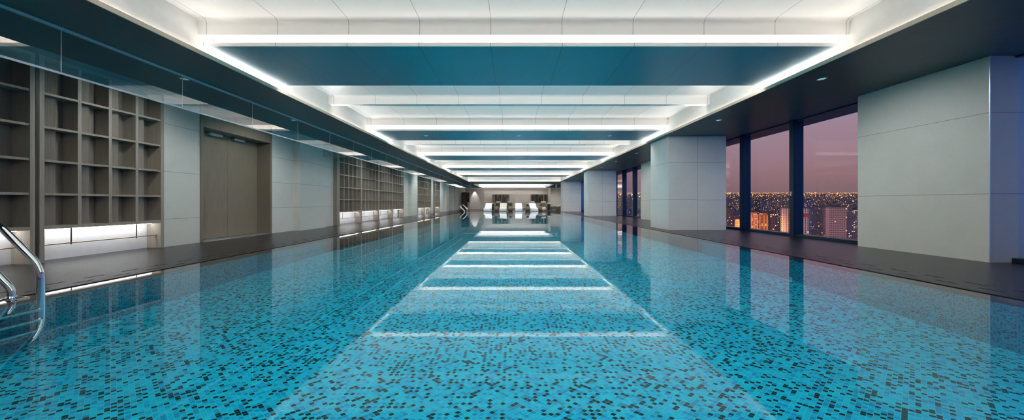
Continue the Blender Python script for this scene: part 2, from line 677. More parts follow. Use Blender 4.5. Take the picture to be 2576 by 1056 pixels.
RAD = .07
ORD = ['first', 'second', 'third', 'fourth', 'fifth', 'sixth']
for i, ty in enumerate(TY):
    k = i + 1
    # upstand with curved top, light trough and teal soffit panel
    up = [(ty + .16, TEAL1), (ty + .16, 3.62), (ty + .05, 3.62)]
    up += [(ty + .05, CEI - RAD)] + arc(ty + .05 - RAD, CEI - RAD, RAD, 0, PI / 2)[1:]
    up += [(ty + 1.60, CEI), (ty + 1.60, TEAL1)]
    b = MB().prism(up, 'x', XLW, XRW)
    b.build('trim_%d' % k, M['ceiling'], smooth=True, kind='structure')
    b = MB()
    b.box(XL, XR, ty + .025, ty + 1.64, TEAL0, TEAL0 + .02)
    b.build('ceiling_pool_tint', M['teal'], kind='structure')
    b = MB()
    b.box(XL, XR, ty, ty + .025, TEAL0, TEAL1)
    b.box(XL, XR, ty + .025, ty + 1.64, TEAL0 + .02, TEAL0 + .03)
    b.box(XL, XR, ty + .16, ty + 1.64, TEAL0 + .03, TEAL1)
    b.build('trim_%d_edge' % k, M['ceiling'], kind='structure')
    if ty > 0:
        lab = 'white light strip in the cove above the near edge of the %s teal ceiling panel' % ORD[k - 2]
    else:
        lab = 'white light strip in the cove of the teal panel overhead'
    led_strip(XL + .06, XR - .06, ty + .06, ty + .10, TEAL0 + .035, M['led'], lab, 'cove light strips across the ceiling')
    bb = MB().box(XL + .1, XR - .1, ty + 1.645, ty + 1.70, 3.47, 3.50)  # unseen fill strip, added to light the pool floor and coffer
    lab2 = lab.replace('in the cove above the near edge', 'added along the hidden back edge').replace('in the cove of the', 'added along the back edge of the')
    tag(bb.build('led_strip', M['led_fill_lounge']), lab2, 'light strip', 'added fill strips behind the teal panels')
    # white fin that splits the coffer in two
    fy = ty + 3.55
    if fy < YE - 1:
        fin = [(fy, 3.63), (fy, CEI - RAD)] + arc(fy - RAD, CEI - RAD, RAD, 0, PI / 2)[1:] + [(fy + .14, CEI), (fy + .14, 3.63)]
        b = MB().prism(fin, 'x', XLW, XRW)
        b.build('trim_%d_fin' % k, M['ceiling'], smooth=True, kind='structure')
        bb = MB().box(XL + .1, XR - .1, fy + .145, fy + .185, 3.70, 3.73)  # unseen fill strip, added to brighten the coffer behind the fin
        tag(bb.build('led_strip', M['led_fin_fill']), lab.replace('in the cove above the near edge of', 'added to the back of the white fin behind').replace('in the cove of', 'added to the back of the white fin behind'),
            'light strip', 'added fill strips behind the white fins')
# end of the coffers
b = MB()
b.prism([(YE + .08, SOF + .06), (YE + .08, CEI - RAD)] + arc(YE + .08 - RAD, CEI - RAD, RAD, 0, PI / 2)[1:] + [(YE + .3, CEI), (YE + .3, SOF + .06)], 'x', XLW, XRW)
b.build('trim_end_upstand', M['ceiling'], smooth=True, kind='structure')

# ---------------------------------------------------------------- soffits and their oak lips
b = MB()
b.box(-8.6, XLW - .01, -3, YE, SOF, SOF + .03)
b.box(XLW - .01, XL - .02, -3, YE, SOF, SOF + .03)
b.build('ceiling_left', M['soffit'], kind='structure')
b = MB()
b.box(XR + .02, 8.9, -3, YE, SOF, SOF + .03)
b.build('ceiling_right', M['soffit'], kind='structure')
b = MB()
b.box(-8.6, 8.9, YE + .02, 38.0, SOF, SOF + .03)
b.box(-8.6, -5.0, 38.0, 48, SOF, SOF + .03)
b.box(4.9, 8.9, 38.0, 48, SOF, SOF + .03)
b.box(-5.0, 4.9, 47.0, 48, SOF, SOF + .03)
b.build('ceiling_far', M['soffit'], kind='structure')
for nm, x0, x1 in (('trim_left_lip', XL - .02, XL), ('trim_right_lip', XR, XR + .02)):
    b = MB().box(x0, x1, -3, YE, SOF, 3.354)
    b.build(nm, M['beige'], kind='structure')
b = MB().box(XL - .02, XR + .02, YE, YE + .02, SOF, 3.354)
b.build('trim_end_lip', M['beige'], kind='structure')
led_strip(XLW + .001, XLW + .007, -2.8, YE - .05, SOF + .042, M['led_side'], 'long white light strip in the cove along the left edge of the ceiling', 'long cove light strips', .02)
led_strip(XRW - .007, XRW - .001, -2.8, YE - .05, SOF + .042, M['led_side'], 'long white light strip in the cove along the right edge of the ceiling', 'long cove light strips', .02)
led_strip(XL + .02, XR - .02, YE + .025, YE + .065, SOF + .032, M['led'], 'white light strip in the cove across the far end of the pool ceiling', 'cove light strips across the ceiling')
# backing above the far soffit, roof over everything
b = MB().box(-8.6, 8.9, -3, 48, CEI + .07, CEI + .12)
b.build('ceiling_slab', M['black_gap'], kind='structure')

# far coffer over the lounge
b = MB()
b.box(-5.0, 4.9, 38.0, 47.0, 3.80, 3.83)
b.box(-5.02, -5.0, 38.0, 47.0, SOF, 3.8)
b.box(4.9, 4.92, 38.0, 47.0, SOF, 3.8)
b.box(-5.0, 4.9, 37.98, 38.0, SOF, 3.8)
b.box(-5.0, 4.9, 47.0, 47.02, SOF, 3.8)
b.build('ceiling_lounge', M['white_paint'], kind='structure')
b = MB()
b.box(-4.95, 4.85, 38.6, 40.8, 3.42, 3.45)
b.box(-4.95, 4.85, 42.4, 44.2, 3.42, 3.45)
b.build('ceiling_lounge_panel', M['white_paint'], kind='structure')
led_strip(-4.8, 4.7, 46.90, 46.95, 3.42, M['led_fill_lounge'], 'white light strip in the ceiling recess above the lounge back wall', 'lounge cove light strips')
led_strip(-4.8, 4.7, 44.25, 44.30, 3.46, M['led_fill_lounge'], 'white light strip above the far raised panel over the lounge', 'lounge cove light strips')

# ================================================================ left wall
WLX = -7.5
segs = [(-3, 3.05), (6.62, 7.43)]
b = MB()
b.box(-7.7, WLX, -3, 1.15, 0, SOF)
b.box(-7.7, WLX, 6.64, 7.43, 0, SOF)
b.build('wall_left', M['stone_near'], kind='structure')
b = MB()
b.box(-7.7, WLX, 9.64, 12.95, 0, SOF)
b.box(-7.7, WLX, 20.92, 23.93, 0, SOF)
b.box(-7.7, WLX, 27.86, 29.30, 0, SOF)
b.box(-7.7, WLX, 31.29, 35.45, 0, SOF)
b.box(-8.2, -7.2, 38.0, 40.3, 0, SOF)
b.build('wall_left_far', M['stone_l'], kind='structure')
b = MB()
b.box(-8.4, -8.2, 35.45, 38.0, 0, SOF)
b.box(-8.2, -7.15, 40.3, 48, 0, SOF)
b.box(-8.6, -8.4, -3, 48, 0, SOF)
b.build('wall_left_end', M['stone_end'], kind='structure')
for y0 in (10.6, 22.2, 34.0):
    b = MB().box(WLX - .1, -7.28, y0, y0 + 1.45, 0, SOF)
    b.build('column_left', M['stone_l'], kind='structure')
# white washed niche wall under the shelving
b = MB()
for y0, y1 in ((1.15, 6.64), (13.0, 20.92), (23.93, 27.86), (29.3, 31.29)):
    b.box(-7.80, -7.75, y0, y1, 0, SOF)
b.build('wall_left_niche', M['white_wall'], kind='structure')


# ---------------------------------------------------------------- lattice shelving units
def unit(w, cols, fx, label, group, loc):
    """local: x=0 is the front face looking to +x, y from 0 to w, depth towards -x"""
    t = thing('lattice_cabinet', label, 'wall cabinet', loc, 0, group)
    D = .295
    z0, z1 = .525, SOF - .005
    fr = .055
    b = MB()
    b.box(-D, 0, 0, fr, 0, z1)
    b.box(-D, 0, w - fr, w, 0, z1)
    b.box(-D, 0, fr, w - fr, z0, z0 + .055)
    b.box(-D, 0, fr, w - fr, z1 - .05, z1)
    b.build('frame', M['oak'], t, bevel=.003)
    b = MB()
    cw = (w - 2 * fr) / cols
    for i in range(1, cols):
        yy = fr + cw * i
        b.box(-D + .02, -.012, yy - .022, yy + .022, z0 + .055, z1 - .05)
    zz = z0 + .055
    for i in range(1, 5):
        q = z0 + .03 + i * .535
        b.box(-D + .02, -.014, fr, w - fr, q - .018, q + .018)
    b.build('lattice', M['oak'], t)
    b = MB()
    prof = []
    for i in range(cols):
        y0 = fr + cw * i
        for u, d in ((0.0, .19), (.06, .17), (.45, .10), (.465, .215), (.60, .20), (1.0, .285)):
            prof.append((-d, y0 + u * cw))
    prof = prof + [(-D, w - fr), (-D, fr)]
    b.prism(prof, 'z', z0 + .02, z1 - .01)
    b.build('back_panel', M['oak_back'], t)
    # niche light under the cabinet, foot rail
    b = MB().box(-.20, -.16, fr + .03, w - fr - .03, z0 - .012, z0 - .004)
    b.build('light_strip', M['led_niche'], t)
    b = MB()
    b.tube([(-.12, fr, .268), (-.12, w - fr, .268)], .011, 10)
    for yy, s in ((fr, 1), (w - fr, -1)):
        b.tube([(-.12, yy, .268), (-.12, yy + s * .018, .268)], .034, 16)
    r = b.build('rail', M['brass'], t, smooth=True)
    for u in (.25, .78):
        b = MB().box(-.126, -.114, w * u - .006, w * u + .006, .24, z0)
        b.build('bracket', M['oak_dark'], t)
    return t


c4 = unit(1.74, 4, 0, 'tall oak lattice cabinet between the nearer cabinet and the stone panel beside the door', 'near lattice cabinets', (-7.45, 4.88, 0))
dup(c4, (-7.45, 3.10, 0), 0, 'tall oak lattice cabinet nearest the camera, cut off by the left edge of the view')
c5 = unit(1.95, 5, 0, 'tall oak lattice cabinet, nearest of the run of four beyond the double door', 'run of four lattice cabinets', (-7.34, 13.10, 0))
for q, lab in enumerate(('tall oak lattice cabinet, second nearest of the run of four beyond the door',
                         'tall oak lattice cabinet, third nearest of the run of four beyond the door',
                         'tall oak lattice cabinet, farthest of the run of four beyond the door')):
    dup(c5, (-7.34, 13.10 + 1.95 * (q + 1), 0), 0, lab)
dup(c5, (-7.34, 23.95, 0), 0, 'nearer oak lattice cabinet of the distant pair on the left wall', 'distant pair of lattice cabinets')
dup(c5, (-7.34, 25.90, 0), 0, 'farther oak lattice cabinet of the distant pair on the left wall', 'distant pair of lattice cabinets')
dup(c5, (-7.34, 29.32, 0), 0, 'single oak lattice cabinet farthest down the left wall', 'distant single lattice cabinet')
b = MB()
b.box(-7.74, -7.45, 4.845, 4.878, 0, SOF)
b.box(-7.74, -7.47, 6.622, 6.64, 0, SOF)
b.build('trim_cabinet_gap', M['oak_dark'], kind='structure')
b = MB()
b.box(-7.6, -7.34, 12.95, 13.098, 0, SOF)
b.box(-7.6, -7.34, 29.20, 29.318, 0, SOF)
b.box(-7.6, -7.34, 23.87, 23.948, 0, SOF)
b.box(-7.6, -7.36, 20.902, 20.93, 0, SOF)
b.box(-7.6, -7.36, 27.852, 27.88, 0, SOF)
b.build('trim_cabinet_side', M['oak'], kind='structure')

# ---------------------------------------------------------------- double door
dr = thing('door_1', 'brown oak double door', 'door')
del dr['category'], dr['label']
dr['kind'] = 'structure'
OT = 2.79
b = MB()
b.box(-7.95, -7.48, 7.43, 7.50, 0, SOF - .002)
b.box(-7.95, -7.48, 9.57, 9.64, 0, SOF - .002)
b.box(-7.95, -7.48, 7.50, 9.57, OT, SOF - .002)
b.build('door_frame', M['oak_door'], dr, bevel=.004)
b = MB().box(-7.99, -7.95, 7.36, 9.70, 0, SOF - .002)
b.build('door_surround', M['oak_dark'], dr)
for y0, y1 in ((7.505, 8.567), (8.573, 9.565)):
    b = MB().box(-7.93, -7.885, y0, y1, .02, OT - .01)
    lf = b.build('door_leaf', M['oak_door'], dr, bevel=.002)
for y0 in (8.00, 8.70):
    b = MB()
    b.box(-7.885, -7.80, y0, y0 + .34, OT - .09, OT - .015)
    b.build('door_closer', M['steel'], dr, bevel=.005)
b = MB().box(-7.94, -7.5, 7.5, 9.57, .0, .012)
b.build('threshold', M['steel'], dr)

# ================================================================ right wall
GX = 8.05
b = MB()
for y0, y1 in ((4.94, 6.83), (16.5, 18.4), (28.05, 29.95)):
    b.box(7.6, 8.3, y0, y1, 0, SOF)
b.build('wall_right', M['stone_r'], kind='structure')
b = MB()
b.box(5.3, 8.9, 43.6, 44.0, 0, SOF)
b.build('wall_right_lounge', M['stone_end'], kind='structure')
b = MB()
b.box(7.6, 8.3, 35.8, 44, 0, SOF)
b.build('wall_right_far', M['stone_r'], kind='structure')
# near column corner bead
b = MB().box(7.592, 7.602, 4.932, 4.942, 0, SOF)
b.build('trim_corner_bead', M['steel'], kind='structure')
# projecting columns
for y0 in (10.9, 22.45, 34.0):
    x0, x1 = 5.47, 7.50
    b = MB()
    b.box(x0, x1, y0, y0 + 1.4, 0, SOF)
    col = b.build('column', M['stone_col'], kind='structure')
    b = MB()
    b.box(x0 - .004, 6.49, y0 - .004, y0 + 1.404, 1.04, 1.062)
    b.box(6.492, 6.512, y0 - .004, y0, 0, SOF - .001)
    b.build('joint_strip', M['white_wall'], col)
    b = MB()
    b.box(x0 - .005, 6.49, y0 - .005, y0 + 1.405, 1.064, 1.071)  # raised dark bars that paint the shadow line of the joint
    b.box(6.484, 6.490, y0 - .005, y0, 0, SOF - .001)
    b.build('joint_shadow', M['steel_dark'], col)

# windows
mull_y = [8.81 + 1.94 * k for k in range(-6, 14)]
def in_pier(y):
    return any(a0 - .12 < y < a1 + .12 for a0, a1 in ((4.94, 6.83), (16.5, 18.4), (28.05, 29.95)))
wn = 0
edges = [-3.0] + mull_y + [35.8]
for i in range(len(edges) - 1):
    y0, y1 = edges[i], edges[i + 1]
    for a0, a1 in ((4.94, 6.83), (16.5, 18.4), (28.05, 29.95)):
        if a0 <= y0 <= a1: y0 = a1
        if a0 <= y1 <= a1: y1 = a0
    if y1 - y0 < .2:
        continue
    wn += 1
    dark = False
    w = bpy.data.objects.new('window_%d' % wn, None)
    COL.objects.link(w)
    w['kind'] = 'structure'
    b = MB()
    b.box(GX, GX + .012, y0, y1, .07, SOF - .02)
    b.build('pane', M['navy_glass'] if dark else M['window'], w)
    b = MB()
    b.box(GX - .10, GX + .10, y0, y1, 0, .07)
    b.box(GX - .04, GX + .06, y0, y1, SOF - .03, SOF)
    b.build('frame', M['navy'], w)
for k, y in enumerate(mull_y):
    if in_pier(y) or y < 4.8 and y < -2:
        continue
    b = MB()
    b.box(GX - .13, GX + .15, y - .065, y + .075, 0, SOF)
    m_ = b.build('trim_mullion', M['navy'], kind='structure')
    b = MB()
    b.box(GX - .118, GX + .14, y - .075, y - .0655, .0, SOF)  # blue reflection on the near face, painted as a thin plate
    b.build('reflection_plate', M['navy_reflection'], m_)
    if k % 2 == 0:
        b = MB()
        b.box(GX - .165, GX - .13, y - .02, y + .02, 1.14, 1.27)
        b.build('window_latch', M['steel'], m_, bevel=.006)

# back of the room behind the camera and the far lounge wall
b = MB()
b.box(-8.6, 8.9, -3.2, -3.0, -.1, CEI + .1)
b.build('wall_back', M['stone_end'], kind='structure')
b = MB()
b.box(-8.6, 8.9, 47.3, 47.5, 0, SOF)
b.box(-7.2, -4.32, 46.8, 47.3, 0, SOF)
b.box(5.38, 5.6, 43.9, 47.3, 0, SOF)
b.build('wall_front', M['stone_end'], kind='structure')
b = MB()
b.box(-4.3, 5.38, 47.27, 47.3, 0, .08)
b.build('baseboard_front', M['oak_dark'], kind='structure')

# ================================================================ glass smoke curtain
sc = thing('smoke_curtain', 'hanging band of clear glass panels running along the left soffit', 'smoke curtain', (0, 0, 0), 0, 'hanging glass bands')
GXC = -6.06
ZB = 2.70
b = MB().box(GXC - .05, GXC + .05, -2.8, 36.86, SOF - .012, SOF - .001)
b.build('channel', M['track'], sc)
yy = -.42
js = []
while yy < 36.8:
    y1 = min(yy + 1.527, 36.86)
    b = MB().quad((GXC, yy + .003, ZB), (GXC, y1 - .003, ZB), (GXC, y1 - .003, SOF - .012), (GXC, yy + .003, SOF - .012))
    b.build('glass_panel', M['glassp'], sc)
    js.append(y1)
    yy = y1
b = MB().box(GXC - .007, GXC + .007, -.42, 36.86, ZB - .028, ZB)
b.build('bottom_edge', M['edge'], sc)
for j in js:
    MB().box(GXC - .003, GXC + .003, j - .003, j + .003, ZB, SOF - .012).build('panel_joint', M['steel'], sc)
sc = thing('smoke_curtain', 'hanging band of clear glass crossing the room in front of the lounge', 'smoke curtain', (0, 0, 0), 0, 'hanging glass bands')
xs = [GXC + .06, -4.95, -2.9, -.9, 1.1, 3.15, 4.1, 5.66, 7.5]
for q in range(len(xs) - 1):
    b = MB().quad((xs[q] + .003, 36.9, ZB), (xs[q + 1] - .003, 36.9, ZB), (xs[q + 1] - .003, 36.9, SOF - .002), (xs[q] + .003, 36.9, SOF - .002))
    b.build('glass_panel', M['glassp'], sc)
b = MB().box(GXC + .06, 7.5, 36.89, 36.91, ZB - .028, ZB)
b.build('bottom_edge', M['edge'], sc)
for j in xs[1:-1]:
    MB().box(j - .004, j + .004, 36.897, 36.903, ZB, SOF - .002).build('panel_joint', M['steel'], sc)
sc = thing('smoke_curtain', 'short hanging glass panel between the left column and the long glass band', 'smoke curtain', (0, 0, 0), 0, 'hanging glass bands')
b = MB().quad((-7.27, 11.87, ZB), (GXC - .07, 11.87, ZB), (GXC - .07, 11.87, SOF - .002), (-7.27, 11.87, SOF - .002))
b.build('glass_panel', M['glassp'], sc)
b = MB().box(-7.27, GXC - .07, 11.865, 11.875, ZB - .010, ZB)
b.build('bottom_edge', M['edge'], sc)


# ================================================================ downlights, sprinklers
def downlight(x, y, z, label, group, lamp):
    t = thing('downlight', label, 'ceiling light', (x, y, z), 0, group)
    b = MB().lathe([(.078, 0), (.082, -.004), (.075, -.008), (.058, -.006), (.056, .0)], n=28)
    b.build('trim_ring', M['steel'], t, smooth=True)
    b = MB().lathe([(.001, -.0055), (.055, -.0055), (.055, -.002), (.001, -.002)], n=24)
    b.build('lens', M['lens'], t)
    if lamp:
        ld = bpy.data.lights.new('downlight_lamp', 'SPOT')
        ld.spot_size = math.radians(125)
        ld.spot_blend = 1.0
        ld.shadow_soft_size = .04
        ld.energy = DOWN_W
        ld.color = (.95, 1.0, .98)
        lo = bpy.data.objects.new('lamp', ld)
        lo.location = (0, 0, -.02)
        lo.rotation_euler = (0, 0, 0)
        COL.objects.link(lo)
        lo.parent = t
    return t


d0 = {}
def dl(x, y, z, label, group, lamp=0):
    """lamp: 0 unlit, -1 lit and tilted to the left wall, 1 lit and tilted to the right wall"""
    if lamp not in d0:
        d0[lamp] = downlight(x, y, z, label, group, lamp)
        for c_ in d0[lamp].children:
            if c_.name.startswith('lamp'):
                c_.rotation_euler = (0, math.radians(-30 * lamp), 0)
        return d0[lamp]
    return dup(d0[lamp], (x, y, z), 0, label, group)


NTH = ['nearest', 'second', 'third', 'fourth', 'fifth', 'sixth', 'seventh', 'eighth', 'ninth', 'tenth']
LK = [k for k in range(10) if k not in (2,)]
for q, k in enumerate(LK):
    dl(-6.20, 5.85 + 2.92 * k, SOF, '%s round downlight in the dark left soffit counting from the camera' % NTH[q], 'downlights in the left soffit', -1)
RK = [0, 1, 3, 4, 5, 7, 8, 9]
for q, k in enumerate(RK):
    dl(5.83, 5.85 + 2.92 * k, SOF, '%s round downlight in the dark right soffit counting from the camera' % NTH[q], 'downlights in the right soffit', 1)
for ty, nm in ((TY[2], 'second'), (TY[4], 'fourth')):
    for x, sd in ((-3.19, 'left'), (.21, 'middle'), (3.55, 'right')):
        dl(x, ty + .80, TEAL0, 'small round downlight at the %s of the %s teal ceiling panel' % (sd, nm), 'downlights in the teal panels')
sp0 = None
for k, (x, y) in enumerate(((.27, 14.10), (3.3, 14.10), (-2.4, 25.5), (3.3, 25.5))):
    lab = ('small sprinkler head under the white fin beyond the second teal panel, %s' % ('near the centre' if k == 0 else 'towards the windows')) if k < 2 else \
          ('small sprinkler head under the white fin beyond the fourth teal panel, %s' % ('towards the shelves' if k == 2 else 'towards the windows'))
    if k > 1: y = TY[4] + 3.62
    else: y = TY[2] + 3.62
    if sp0 is None:
        sp0 = thing('sprinkler', lab, 'sprinkler', (x, y, 3.63), 0, 'ceiling sprinklers')
        b = MB().lathe([(.03, 0), (.03, -.008), (.012, -.01), (.012, -.035), (.024, -.037), (.024, -.042), (.004, -.043)], n=14)
        b.build('head', M['chrome'], sp0, smooth=True)
    else:
        dup(sp0, (x, y, 3.63), 0, lab)
spot_d = bpy.data.lights.new('wall_wash_lamp', 'SPOT')
spot_d.energy = 130
spot_d.spot_size = math.radians(50)
spot_d.spot_blend = .7
spot_d.color = (.95, .96, 1)
spot_d.shadow_soft_size = .03
spot = bpy.data.objects.new('wall_wash_lamp', spot_d)
spot.location = (-5.75, 46.35, SOF - .02)
spot.rotation_euler = (math.radians(12), 0, 0)
COL.objects.link(spot)
for q, (x, y) in enumerate(((-3.6, 34.95), (-1.2, 34.95), (1.2, 34.95), (3.6, 34.95))):  # fill lamps added to brighten the lounger fronts
    ld = bpy.data.lights.new('lounge_fill_lamp', 'SPOT')
    ld.energy = 230
    ld.spot_size = math.radians(110)
    ld.spot_blend = 1
    ld.shadow_soft_size = .05
    lo = bpy.data.objects.new('lamp', ld)
    lo.rotation_euler = (math.radians(28), 0, 0)
    COL.objects.link(lo)
    lo.parent = dl(x, y, SOF, 'small added downlight in the far soffit over the loungers, %s from the left' % NTH[q].replace('nearest', 'first'), 'added downlights in the far soffit')
    lo.location = (0, 0, -.02)
for q, x in enumerate((-3.4, -1.1, 1.2, 3.5)):  # more fill lamps, added for the dark area around the chairs
    ld = bpy.data.lights.new('lounge_fill_lamp', 'SPOT')
    ld.energy = 110
    ld.spot_size = math.radians(130)
    ld.spot_blend = 1
    ld.shadow_soft_size = .05
    lo = bpy.data.objects.new('lamp', ld)
    COL.objects.link(lo)
    lo.parent = dl(x, 43.0, 3.42, 'small added downlight in the raised lounge ceiling, %s from the left' % NTH[q].replace('nearest', 'first'), 'added downlights over the lounge chairs')
    lo.location = (0, 0, -.02)
ld = bpy.data.lights.new('lounge_fill_lamp', 'SPOT')  # fill lamp added to lift the right side of the lounge
ld.energy = 150
ld.spot_size = math.radians(130)
ld.spot_blend = 1
lo = bpy.data.objects.new('lamp', ld)
COL.objects.link(lo)
lo.parent = dl(5.9, 40.6, SOF, 'small added downlight in the far soffit over the striped day beds', 'lounge downlights')
lo.location = (0, 0, -.02)
lo.rotation_euler = (math.radians(20), 0, 0)
wd = dl(-5.75, 46.35, SOF, 'small downlight that washes the stone wall left of the lounge', 'lounge downlights')
spot.parent = wd
spot.location = (0, 0, -.02)


# ================================================================ pool ladders
def ladder(label, loc):
    t = thing('pool_ladder', label, 'pool ladder', loc, 0, 'steel pool ladders')
    R = .027
    for s in (0, -.56):
        b = MB()
        pts = [(.17, s, -.36), (.29, s, -.30), (.29, s, .31), (-.16, s, .76), (-.37, s, .64), (-.40, s, .53), (0.0, s, .09), (0.0, s, -.02)]
        pts = [(.20, s, -.385), (.29, s, -.27), (.29, s, .31), (-.14, s, .74), (-.30, s, .77), (-.42, s, .66), (-.42, s, .51), (0.0, s, .09), (0.0, s, -.02)]
        b.tube(fillet(pts, .13, 8), R if s == 0 else R, 22)
        b.build('handrail', M['chrome'], t, smooth=True)
        b = MB().lathe([(.085, -.002), (.085, .008), (.04, .016), (.030, .03)], (0.0, s, -.012), 24)
        b.build('flange', M['chrome'], t, smooth=True)
    for z in (-.11, -.21, -.31):
        b = MB()
        b.box(.19, .33, -.54, -.02, z - .012, z + .012)
        b.build('step', M['chrome'], t, bevel=.005)
    return t


l0 = ladder('polished steel pool ladder rails at the left pool edge nearest the camera', (-5.01, 3.10, 0))
dup(l0, (-5.15, 33.3, 0), 0, 'polished steel pool ladder rails at the far left corner of the pool')

# ================================================================ lounge furniture
def lounger_mesh():
    top = [(0, .04), (.0, .30), (.05, .355), (.12, .37), (.22, .35), (.40, .27), (.62, .25), (.82, .30), (1.05, .43), (1.35, .66), (1.62, .86), (1.74, .92), (1.80, .915)]
    bot = [(1.82, .88), (1.60, .72), (1.38, .50), (1.22, .25), (1.14, .0), (.06, .0), (.02, .01)]
    return MB().prism(top + bot, 'x', -.40, .40)


lg = thing('sun_lounger', 'white moulded sun lounger leftmost of four at the far pool edge', 'sun lounger', (0, 0, 0), 0, 'moulded sun loungers at the far pool edge')
lounger_mesh().build('body', M['lounger'], lg, bevel=.02)
b = MB().box(-.30, .30, 1.02, 1.10, .425, .44)
lgs = [(-2.93, 35.30, math.radians(-3), None),
       (-1.14, 35.32, math.radians(-1), 'pale grey moulded sun lounger second from the left at the far pool edge'),
       (.69, 35.30, 0, 'white moulded sun lounger standing alone between two woven urns at the far pool edge'),
       (2.50, 35.30, math.radians(6), 'white moulded sun lounger turned slightly, rightmost of four at the far pool edge')]
for q, (x, y, rz, lab) in enumerate(lgs):
    if q == 0:
        lg.location = (x, y, 0)
        lg.rotation_euler = (0, 0, rz)
    else:
        o = dup(lg, (x, y, 0), rz, lab)
        if q == 1:
            ch = o.children[0]
            ch.data = ch.data.copy()
            ch.data.materials[0] = M['lounger_grey']


# woven urns with plants
def urn_thing(loc, label, group):
    t = thing('woven_urn', label, 'urn', loc, 0, group)
    b = MB().lathe([(.17, 0), (.24, .05), (.295, .16), (.31, .28), (.285, .40), (.22, .50), (.15, .56), (.13, .60)], n=28)
    b.build('body', M['rattan'], t, smooth=True)
    b = MB().lathe([(.13, .60), (.19, .625), (.20, .655), (.15, .66), (.10, .655)], n=24)
    b.build('rim', M['oak_dark'], t, smooth=True)
    return t


def plant_thing(loc, label, flower=False):
    t = thing('potted_succulent', label, 'plant', loc, 0, 'plants on the woven urns')
    b = MB().lathe([(.06, 0), (.08, .02), (.085, .05), (.06, .055)], n=16)
    b.build('pot', M['black'], t, smooth=True)
    b = MB()
    r2 = random.Random(int(loc[0] * 100))
    for k in range(22):
        an = r2.uniform(0, 2 * PI)
        el = r2.uniform(.1, 1.2)
        L = r2.uniform(.10, .19)
        d = Vector((math.cos(an) * math.cos(el), math.sin(an) * math.cos(el), math.sin(el)))
        s = d.cross(Vector((0, 0, 1))).normalized() * .022
        p = Vector((0, 0, .05))
        n_ = d.cross(s).normalized() * .008
        b.add([p - s * .5, p + s * .5, p + d * L * .6 + s + n_, p + d * L, p + d * L * .6 - s + n_, p + d * L * .5 - n_ * 2],
              [(0, 1, 2, 5), (5, 2, 3), (5, 3, 4), (0, 5, 4)])
    b.build('leaves', M['leaf'], t)
    if flower:
        b = MB()
        for k in range(5):
            c = (r2.uniform(-.05, .05), r2.uniform(-.05, .05), r2.uniform(.15, .22))
            b.lathe([(.008, -.035), (.034, -.015), (.038, .01), (.02, .032), (.004, .036)], c, 10)
        b.build('blossom', M['flower'], t, smooth=True)
    return t


us = [(-1.87, 35.75, 'brown woven urn between the leftmost and the grey sun lounger', 'dark-leaved plant on the urn beside the leftmost sun lounger', False),
      (-.27, 35.80, 'brown woven urn between the grey and the middle white sun lounger', 'dark-leaved plant on the urn left of the middle sun lounger', False),
      (1.70, 35.85, 'brown woven urn left of the rightmost sun lounger', 'dark-leaved plant with pale blossoms on the urn beside the turned lounger', True)]
u0 = None
for x, y, lab, pl, fl in us:
    if u0 is None:
        u0 = urn_thing((x, y, 0), lab, 'woven urns between the loungers')
    else:
        dup(u0, (x, y, 0), .7, lab)
    plant_thing((x, y, .66), pl, fl)
u4 = dup(u0, (3.30, 36.5, 0), 0, 'large brown woven urn behind the pale round pouf on the right', 'woven urns between the loungers')
plant_thing((3.30, 36.5, .66), 'dark-leaved plant on the large urn behind the pale pouf', True)
b = MB().lathe([(.12, 0), (.20, .03), (.265, .13), (.275, .25), (.24, .37), (.17, .44), (.06, .465)], (0, 0, 0), 28)
pf_ = b.build('round_pouf', M['rattan_pale'], None, smooth=True)
pf_.location = (3.62, 35.75, 0)
tag(pf_, 'pale round woven pouf on the floor right of the turned sun lounger', 'pouf')


# lounge chairs with towel rolls
def lounge_chair(loc, label, rz=0):
    t = thing('lounge_chair', label, 'chair', loc, rz, 'olive lounge chairs behind the sun loungers')
    b = MB().box(-.36, .36, .10, .80, .34, .46)
    b.build('seat', M['olive'], t, bevel=.03)
    T = Matrix.Translation((0, .76, .44)) @ Matrix.Rotation(math.radians(-14), 4, 'X')
    b = MB().box(-.36, .36, 0, .10, -.04, .48, T)
    b.build('backrest', M['olive'], t, bevel=.03)
    for sx in (-1, 1):
        b = MB()
        b.box(sx * .40 - .02, sx * .40 + .02, .08, .86, .56, .59)
        b.build('armrest', M['oak_dark'], t, bevel=.004)
        for y in (.10, .82):
            b = MB().box(sx * .40 - .018, sx * .40 + .018, y - .018, y + .018, 0, .56)
            b.build('leg', M['oak_dark'], t)
    b = MB()
    b.box(-.40, .40, .08, .11, .30, .34)
    b.box(-.40, .40, .81, .84, .30, .34)
    b.build('frame', M['oak_dark'], t)
    return t


ch0 = None
spots = [(-1.97, 'leftmost', M['towel']), (-.40, 'second from the left', M['towel_white']), (2.61, 'second from the right', M['towel']), (4.17, 'rightmost', M['towel'])]
for x, w_, tm in spots:
    lab = 'olive lounge chair, %s of four before the back wall' % w_
    if ch0 is None:
        ch0 = lounge_chair((x, 41.4, 0), lab)
    else:
        dup(ch0, (x, 41.4, 0), 0, lab)
    b = MB()
    b.box(-.34, .34, -.09, .09, 0, .24)
    o = b.build('towel_pillow', tm, None, bevel=.06)
    o.location = (x, 41.4 + .90, .905)
    tag(o, 'pale towel pillow lying on top of the %s olive lounge chair' % w_, 'pillow', 'towel pillows on the lounge chairs')

